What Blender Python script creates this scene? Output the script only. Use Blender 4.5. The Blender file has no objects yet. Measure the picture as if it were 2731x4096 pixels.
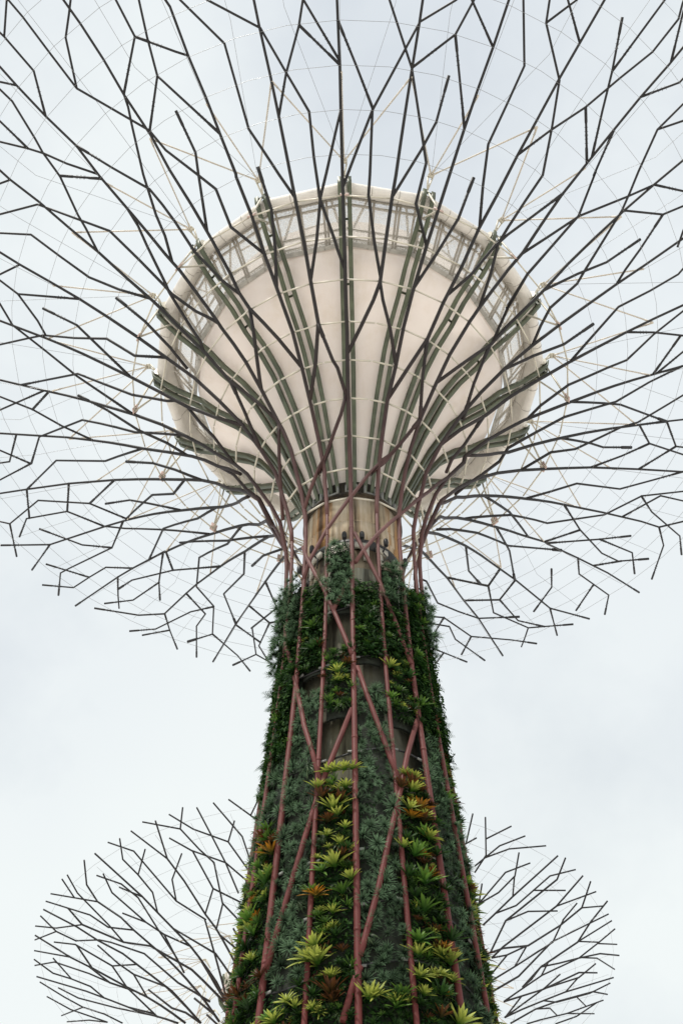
import bpy, math, random
import numpy as np
from mathutils import Vector, Matrix
random.seed(11)
R = math.radians
C = bpy.context.scene.collection
scene = bpy.context.scene

# ------------------------------------------------------------------ camera
cam = bpy.data.cameras.new('camera'); co = bpy.data.objects.new('camera', cam); C.objects.link(co)
th, psi, roll = 0.9137, -0.0165, -0.0042
fw = Vector((math.sin(psi)*math.cos(th), math.cos(psi)*math.cos(th), math.sin(th)))
rt = Vector((math.cos(psi), -math.sin(psi), 0)); up = rt.cross(fw)
r2 = rt*math.cos(roll)+up*math.sin(roll); u2 = up*math.cos(roll)-rt*math.sin(roll)
m = Matrix((r2, u2, -fw)).transposed().to_4x4(); m.translation = (0, 0, 1.6)
co.matrix_world = m
cam.sensor_fit = 'VERTICAL'; cam.sensor_height = 36; cam.sensor_width = 24
cam.lens = 4265.3/4096*36; cam.clip_start = .1; cam.clip_end = 6000
scene.camera = co

# ------------------------------------------------------------------ sky, sun, exposure
w = bpy.data.worlds.new('World'); scene.world = w; w.use_nodes = True
nt = w.node_tree; nt.nodes.clear()
N = lambda t: nt.nodes.new(t)
SUN_EL, SUN_AZ = R(60), R(212)           # azimuth of the sun, clockwise from +Y
sky = N('ShaderNodeTexSky'); sky.sky_type = 'NISHITA'; sky.sun_disc = False
sky.sun_elevation = SUN_EL; sky.sun_rotation = SUN_AZ
b1 = N('ShaderNodeBackground'); b1.inputs[1].default_value = .13
nt.links.new(sky.outputs[0], b1.inputs[0])
tc = N('ShaderNodeTexCoord')
no = N('ShaderNodeTexNoise'); no.inputs['Scale'].default_value = 2.2; no.inputs['Detail'].default_value = 6; no.inputs['Roughness'].default_value = .55
nt.links.new(tc.outputs['Generated'], no.inputs['Vector'])
rp = N('ShaderNodeValToRGB'); rp.color_ramp.elements[0].position = .38; rp.color_ramp.elements[1].position = .56
rp.color_ramp.elements[0].color = (.80, .80, .80, 1); rp.color_ramp.elements[1].color = (.99, .99, .99, 1)
nt.links.new(no.outputs['Fac'], rp.inputs[0])
no2 = N('ShaderNodeTexNoise'); no2.inputs['Scale'].default_value = 1.3; no2.inputs['Detail'].default_value = 4
nt.links.new(tc.outputs['Generated'], no2.inputs['Vector'])
cr = N('ShaderNodeValToRGB')
cr.color_ramp.elements[0].position = .36; cr.color_ramp.elements[0].color = (.815, .865, .90, 1)
cr.color_ramp.elements[1].position = .62; cr.color_ramp.elements[1].color = (.90, .95, .95, 1)
sx = N('ShaderNodeSeparateXYZ'); nt.links.new(tc.outputs['Generated'], sx.inputs[0])
ma = N('ShaderNodeMath'); ma.operation = 'MULTIPLY_ADD'; ma.inputs[1].default_value = -.22      # the haze is brighter towards the west
nt.links.new(sx.outputs[0], ma.inputs[0]); nt.links.new(no2.outputs['Fac'], ma.inputs[2]); nt.links.new(ma.outputs[0], cr.inputs[0])
b2 = N('ShaderNodeBackground'); b2.inputs[1].default_value = 1.0
nt.links.new(cr.outputs[0], b2.inputs[0])
mx = N('ShaderNodeMixShader'); out = N('ShaderNodeOutputWorld')
nt.links.new(rp.outputs[0], mx.inputs[0]); nt.links.new(b1.outputs[0], mx.inputs[1]); nt.links.new(b2.outputs[0], mx.inputs[2])
nt.links.new(mx.outputs[0], out.inputs[0])
sl = bpy.data.lights.new('sun', 'SUN'); sl.energy = 3.6; sl.angle = R(3); sl.color = (1, .95, .87)
so = bpy.data.objects.new('sun', sl); C.objects.link(so)
sd = Vector((math.sin(SUN_AZ)*math.cos(SUN_EL), math.cos(SUN_AZ)*math.cos(SUN_EL), math.sin(SUN_EL)))
so.rotation_euler = (-sd).to_track_quat('-Z', 'Y').to_euler(); so.location = (0, -20, 60)
scene.view_settings.view_transform = 'Standard'; scene.view_settings.look = 'None'
scene.view_settings.exposure = 0.0; scene.view_settings.gamma = 1; scene.view_settings.use_curve_mapping = False
scene.cycles.max_bounces = 8; scene.cycles.transparent_max_bounces = 16

# ------------------------------------------------------------------ materials
def mat(name):
    M = bpy.data.materials.new(name); M.use_nodes = True
    nt = M.node_tree; p = nt.nodes['Principled BSDF']
    return M, nt, p
def ramp(nt, fac, stops):
    r = nt.nodes.new('ShaderNodeValToRGB'); e = r.color_ramp.elements
    while len(e) < len(stops): e.new(.5)
    for x, (pos, col) in zip(e, stops): x.position = pos; x.color = (*col, 1)
    nt.links.new(fac, r.inputs[0]); return r.outputs[0]
def noise(nt, scale, detail=4, vec=None, rough=.6):
    n = nt.nodes.new('ShaderNodeTexNoise'); n.inputs['Scale'].default_value = scale; n.inputs['Detail'].default_value = detail
    n.inputs['Roughness'].default_value = rough
    if vec is None:
        g = nt.nodes.new('ShaderNodeNewGeometry'); vec = g.outputs['Position']
    nt.links.new(vec, n.inputs['Vector']); return n.outputs['Fac']
def mulcol(nt, a, b):
    x = nt.nodes.new('ShaderNodeMix'); x.data_type = 'RGBA'; x.blend_type = 'MULTIPLY'; x.inputs[0].default_value = 1
    nt.links.new(a, x.inputs[6]); nt.links.new(b, x.inputs[7]); return x.outputs[2]
def simple(name, col, rough=.6, var=.25, scale=3, metal=0, spec=.5):
    M, nt, p = mat(name)
    f = noise(nt, scale, 5)
    c = ramp(nt, f, [(.3, [v*(1-var) for v in col]), (.7, [min(1, v*(1+var)) for v in col])])
    nt.links.new(c, p.inputs['Base Color']); p.inputs['Roughness'].default_value = rough; p.inputs['Metallic'].default_value = metal
    p.inputs['Specular IOR Level'].default_value = spec
    return M
def streaks(nt, vscale, seed=0):
    """vertical weather streaks: noise stretched along Z around the axis"""
    tcn = nt.nodes.new('ShaderNodeTexCoord'); mp = nt.nodes.new('ShaderNodeMapping')
    mp.inputs['Scale'].default_value = (vscale, vscale, vscale*.05); mp.inputs['Location'].default_value = (seed, seed, seed)
    nt.links.new(tcn.outputs['Object'], mp.inputs[0])
    return noise(nt, 1, 5, mp.outputs[0], .65)

def paint_mat():
    M, nt, p = mat('mauve_tube_paint')
    g = nt.nodes.new('ShaderNodeNewGeometry'); s = nt.nodes.new('ShaderNodeSeparateXYZ'); nt.links.new(g.outputs['Position'], s.inputs[0])
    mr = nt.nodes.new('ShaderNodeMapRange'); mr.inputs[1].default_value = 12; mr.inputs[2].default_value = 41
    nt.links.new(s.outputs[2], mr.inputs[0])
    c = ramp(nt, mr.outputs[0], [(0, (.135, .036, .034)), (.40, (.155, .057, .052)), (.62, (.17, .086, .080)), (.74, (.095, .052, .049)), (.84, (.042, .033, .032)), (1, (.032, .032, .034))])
    v = ramp(nt, noise(nt, 1.7, 6), [(.3, (.72, .72, .72)), (.65, (1, 1, 1))])
    nt.links.new(mulcol(nt, c, v), p.inputs['Base Color']); p.inputs['Roughness'].default_value = .5; p.inputs['Specular IOR Level'].default_value = .18
    return M
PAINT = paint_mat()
CREAMTUBE = simple('cream_tube_paint', (.58, .55, .46), .45, .12, 2)
ROD = simple('beige_rod_paint', (.62, .57, .49), .5, .15, 2)
PINKPLATE = simple('pink_plate_paint', (.55, .42, .38), .5, .15, 4)
CABLE = simple('steel_cable', (.26, .27, .28), .4, .1, 5, .6)
BEAM = simple('olive_green_beam_paint', (.085, .10, .06), .5, .4, 1.3)
DARK = simple('black_plastic', (.018, .019, .02), .5, .2, 4)
GREYM = simple('grey_steel_plate', (.22, .225, .21), .5, .2, 5)
WHITE = simple('white_box_paint', (.45, .43, .37), .5, .15, 3)
ROLL = simple('cream_rolled_fabric', (.80, .77, .72), .75, .10, 1.5)
FRAME = simple('beige_deck_frame_paint', (.46, .43, .38), .6, .14, 2)
BAND = simple('grey_fascia_metal', (.40, .38, .34), .55, .2, 3)
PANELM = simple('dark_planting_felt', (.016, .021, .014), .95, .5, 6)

def concrete_mat(name, cols, st, rust):
    M, nt, p = mat(name)
    a = ramp(nt, noise(nt, .9, 6), [(.3, cols[0]), (.7, cols[1])])
    b = ramp(nt, streaks(nt, 2.4, st), [(.36, (.16, .13, .10)), (.47, (.75, .70, .62)), (.56, (1, 1, 1))])
    c = mulcol(nt, a, b)
    d = ramp(nt, streaks(nt, 1.7, st+7), [(.50, (1, 1, 1)), (.60, rust), (.72, rust)])
    c = mulcol(nt, c, d)
    nt.links.new(c, p.inputs['Base Color']); p.inputs['Roughness'].default_value = .9
    return M
COLLAR = concrete_mat('rust_stained_concrete', ((.46, .39, .29), (.58, .51, .40)), 3, (.66, .44, .24))
CORE = concrete_mat('mossy_concrete', ((.14, .148, .115), (.22, .225, .18)), 5, (.9, .88, .78))
UPCORE = concrete_mat('damp_brown_concrete', ((.12, .10, .065), (.24, .195, .13)), 9, (.55, .4, .25))

def membrane_mat():
    M, nt, p = mat('cream_tensile_membrane')
    a = ramp(nt, noise(nt, .35, 5), [(.3, (.81, .745, .70)), (.7, (.86, .80, .755))])
    b = ramp(nt, streaks(nt, 1.1, 2), [(.34, (.93, .91, .87)), (.5, (.99, .985, .98)), (.6, (1, 1, 1))])
    c = mulcol(nt, a, b)
    nt.links.new(c, p.inputs['Base Color']); p.inputs['Roughness'].default_value = .8
    tr = nt.nodes.new('ShaderNodeBsdfTranslucent'); nt.links.new(c, tr.inputs[0])
    ms = nt.nodes.new('ShaderNodeMixShader'); ms.inputs[0].default_value = .33
    o = nt.nodes['Material Output']
    nt.links.new(p.outputs[0], ms.inputs[1]); nt.links.new(tr.outputs[0], ms.inputs[2]); nt.links.new(ms.outputs[0], o.inputs[0])
    return M
MEMB = membrane_mat()
def mesh_mat():
    M, nt, p = mat('perforated_mesh_sheet')
    tcn = nt.nodes.new('ShaderNodeTexCoord')
    ch = nt.nodes.new('ShaderNodeTexVoronoi'); ch.inputs['Scale'].default_value = 26; nt.links.new(tcn.outputs['Object'], ch.inputs['Vector'])
    f = ramp(nt, ch.outputs['Distance'], [(.30, (.85, .85, .85)), (.55, (.25, .25, .25))])
    p.inputs['Base Color'].default_value = (.86, .84, .80, 1); p.inputs['Roughness'].default_value = .7
    t = nt.nodes.new('ShaderNodeBsdfTransparent'); ms = nt.nodes.new('ShaderNodeMixShader')
    nt.links.new(f, ms.inputs[0]); nt.links.new(p.outputs[0], ms.inputs[1]); nt.links.new(t.outputs[0], ms.inputs[2])
    nt.links.new(ms.outputs[0], nt.nodes['Material Output'].inputs[0])
    return M
MESHM = mesh_mat()
def leaf_mat(name, base, tip, var=.35, rough=.45, trans=.25, spec=.3):
    M, nt, p = mat(name)
    at = nt.nodes.new('ShaderNodeAttribute'); at.attribute_name = 'along'
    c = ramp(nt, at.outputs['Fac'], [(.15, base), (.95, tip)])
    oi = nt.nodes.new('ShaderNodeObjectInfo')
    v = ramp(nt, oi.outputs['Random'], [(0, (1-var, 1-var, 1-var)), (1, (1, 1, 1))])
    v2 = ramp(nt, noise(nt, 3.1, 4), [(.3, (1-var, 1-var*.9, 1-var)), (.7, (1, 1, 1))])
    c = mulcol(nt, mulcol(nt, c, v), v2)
    nt.links.new(c, p.inputs['Base Color']); p.inputs['Roughness'].default_value = rough
    p.inputs['Specular IOR Level'].default_value = spec
    tr = nt.nodes.new('ShaderNodeBsdfTranslucent'); nt.links.new(c, tr.inputs[0])
    ms = nt.nodes.new('ShaderNodeMixShader'); ms.inputs[0].default_value = trans
    nt.links.new(p.outputs[0], ms.inputs[1]); nt.links.new(tr.outputs[0], ms.inputs[2]); nt.links.new(ms.outputs[0], nt.nodes['Material Output'].inputs[0])
    return M

# ------------------------------------------------------------------ mesh helpers
class MB:
    def __init__(s): s.v = []; s.f = []; s.a = None
    def tube(s, pts, rad, n=8, caps=True):
        pts = [Vector(p) for p in pts]
        q = [pts[0]]
        for p in pts[1:]:
            if (p-q[-1]).length > 1e-4: q.append(p)
        pts = q
        if len(pts) < 2: return
        rr = rad if isinstance(rad, (list, tuple)) else [rad]*len(pts)
        if len(rr) != len(pts): rr = [rr[min(i, len(rr)-1)] for i in range(len(pts))]
        base = len(s.v); nrm = None
        for i, p in enumerate(pts):
            if i == 0: t = (pts[1]-p).normalized(); k = 1
            elif i == len(pts)-1: t = (p-pts[i-1]).normalized(); k = 1
            else:
                a = (p-pts[i-1]).normalized(); b = (pts[i+1]-p).normalized(); t = (a+b)
                t = t.normalized() if t.length > 1e-5 else b
                k = 1/max(.5, t.dot(b))
            if nrm is None:
                nrm = t.orthogonal().normalized()
            else:
                nrm = (nrm-t*nrm.dot(t)); nrm = nrm.normalized() if nrm.length > 1e-5 else t.orthogonal().normalized()
            bn = t.cross(nrm)
            for j in range(n):
                an = 2*math.pi*j/n
                s.v.append(p+(nrm*math.cos(an)+bn*math.sin(an))*rr[i]*k)
        for i in range(len(pts)-1):
            for j in range(n):
                a = base+i*n+j; b = base+i*n+(j+1) % n
                s.f.append((a, b, b+n, a+n))
        if caps:
            s.f.append(tuple(base+j for j in range(n-1, -1, -1)))
            e = base+(len(pts)-1)*n; s.f.append(tuple(e+j for j in range(n)))
    def box(s, c, ax, ay, az):
        c, ax, ay, az = Vector(c), Vector(ax), Vector(ay), Vector(az); b = len(s.v)
        for i in (-1, 1):
            for j in (-1, 1):
                for k in (-1, 1): s.v.append(c+ax*i+ay*j+az*k)
        for f in ((0, 1, 3, 2), (4, 6, 7, 5), (0, 4, 5, 1), (2, 3, 7, 6), (0, 2, 6, 4), (1, 5, 7, 3)): s.f.append(tuple(b+i for i in f))
    def bar(s, p, q, wv, hv):
        """rectangular bar from p to q with half-width vector wv and half-height vector hv"""
        p, q, wv, hv = Vector(p), Vector(q), Vector(wv), Vector(hv); b = len(s.v)
        for e in (p, q):
            for i, j in ((-1, -1), (1, -1), (1, 1), (-1, 1)): s.v.append(e+wv*i+hv*j)
        for j in range(4): s.f.append((b+j, b+(j+1) % 4, b+4+(j+1) % 4, b+4+j))
        s.f.append((b+3, b+2, b+1, b)); s.f.append((b+4, b+5, b+6, b+7))
    def strip(s, rows, closed=False):
        """grid of vertex rows"""
        b = len(s.v); n = len(rows[0])
        for r in rows: s.v += [Vector(x) for x in r]
        for i in range(len(rows)-1):
            for j in range(n if closed else n-1):
                a = b+i*n+j; c = b+i*n+(j+1) % n
                s.f.append((a, c, c+n, a+n))
    def lathe(s, prof, n=48, cap=True):
        b = len(s.v)
        for r, z in prof:
            for j in range(n):
                a = 2*math.pi*j/n; s.v.append(Vector((r*math.sin(a), -r*math.cos(a), z)))
        for i in range(len(prof)-1):
            for j in range(n):
                a = b+i*n+j; c = b+i*n+(j+1) % n; s.f.append((a, c, c+n, a+n))
        if cap:
            s.f.append(tuple(b+j for j in range(n-1, -1, -1))); e = b+(len(prof)-1)*n; s.f.append(tuple(e+j for j in range(n)))
    def mesh(s, name, m, smooth=True):
        me = bpy.data.meshes.new(name); me.from_pydata([tuple(v) for v in s.v], [], s.f)
        if smooth: me.polygons.foreach_set('use_smooth', [True]*len(me.polygons))
        if s.a:
            at = me.attributes.new('along', 'FLOAT', 'POINT'); at.data.foreach_set('value', s.a)
        me.materials.append(m); me.update(); return me
    def build(s, name, m, parent=None, smooth=True):
        o = bpy.data.objects.new(name, s.mesh(name, m, smooth)); C.objects.link(o)
        if parent: o.parent = parent
        if smooth:
            for p in o.data.polygons:
                if len(p.vertices) > 4: p.use_smooth = False
        return o
def tag(o, label=None, cat=None, group=None, kind=None):
    if label: o['label'] = label
    if cat: o['category'] = cat
    if group: o['group'] = group
    if kind: o['kind'] = kind
    return o
def empty(name, loc):
    o = bpy.data.objects.new(name, None); C.objects.link(o); o.location = loc; o.empty_display_size = .5; return o

# ------------------------------------------------------------------ shape of the steel skin (radius against height, metres from the tree's foot)
S = 9.0
PR = np.array([(.445,0),(.405,.6),(.355,1.26),(.333,1.6),(.306,2.0),(.278,2.45),(.268,2.7),(.262,3.0),(.263,3.2),(.272,3.32),(.306,3.47),(.355,3.63),(.434,3.79),(.525,3.95),(.637,4.08),(.762,4.225),(.91,4.33),(1.056,4.42),(1.3,4.555),(1.6,4.68),(2.0,4.82),(2.42,4.93),(3.2,5.08)])*S
def smooth_profile(P):
    t = np.r_[0, np.cumsum(np.hypot(*np.diff(P, axis=0).T))]; mm = np.gradient(P, t, axis=0); o = []
    for i in range(len(t)-1):
        d = t[i+1]-t[i]
        for u in np.linspace(0, 1, 8, endpoint=False):
            o.append((2*u**3-3*u*u+1)*P[i]+(u**3-2*u*u+u)*d*mm[i]+(-2*u**3+3*u*u)*P[i+1]+(u**3-u*u)*d*mm[i+1])
    o.append(P[-1]); return np.array(o)
SP = smooth_profile(PR)
def srad(h): return float(np.interp(h, SP[:, 1], SP[:, 0]))
IW = int(np.argmin(SP[:, 0]+(SP[:, 1] < 20)*99))
def sh(r): return float(np.interp(r, SP[IW:, 0], SP[IW:, 1]))
def P(az, h, r=None):
    r = srad(h) if r is None else r
    a = R(az); return Vector((math.sin(a)*r, -math.cos(a)*r, h))
def skin_path(pts):
    """points (azimuth, height) -> polyline that stays on the skin"""
    o = [P(*pts[0])]
    for (a0, h0), (a1, h1) in zip(pts[:-1], pts[1:]):
        p, q = P(a0, h0), P(a1, h1); L = (q-p).length
        n = max(1, int(L/.9)) if min(p.xy.length, q.xy.length) < 11 else 1
        for i in range(1, n+1):
            t = i/n
            if min(h0, h1) > 3.36*S:
                xy = p.xy.lerp(q.xy, t); r = xy.length; o.append(Vector((xy.x, xy.y, sh(r))))
            else:
                da = (a1-a0+180) % 360-180; h = h0+(h1-h0)*t; o.append(P(a0+da*t, h, srad(h)+(.09 if i < n and h < 3.2*S else .02)))
    return o
def tube_rad(p, main):
    r = p.xy.length/S
    if p.z < 3.3*S: b = float(np.interp(p.z/S, [1.2, 2.2, 3.2], [.0094, .0091, .0083]))
    else: b = float(np.interp(r, [.3, 1.0, 1.5, 2.4], [.0085, .0079, .0060, .0051]))
    return b*S*(1 if main else .9)
TUBE_AZ = {0: -.9, 1: 20.8, 2: 42.6, 3: 63.5, 4: 86.5, 5: 110, 6: 134, 7: 157.2, 8: 180, -1: -21.4, -2: -43.2, -3: -63.8, -4: -87, -5: -110, -6: -134, -7: -157.2}
def parse(txt):
    o = []
    for ln in txt.strip().splitlines():
        main = ln.startswith('*'); ln = ln.lstrip('*'); k = None
        if '@' in ln: ln, k = ln.split('@'); k = int(k)
        o.append((main, [(int(a)/20, int(h)/2000*S) for a, h in (x.split(',') for x in ln.split())], k))
    return o
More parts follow.
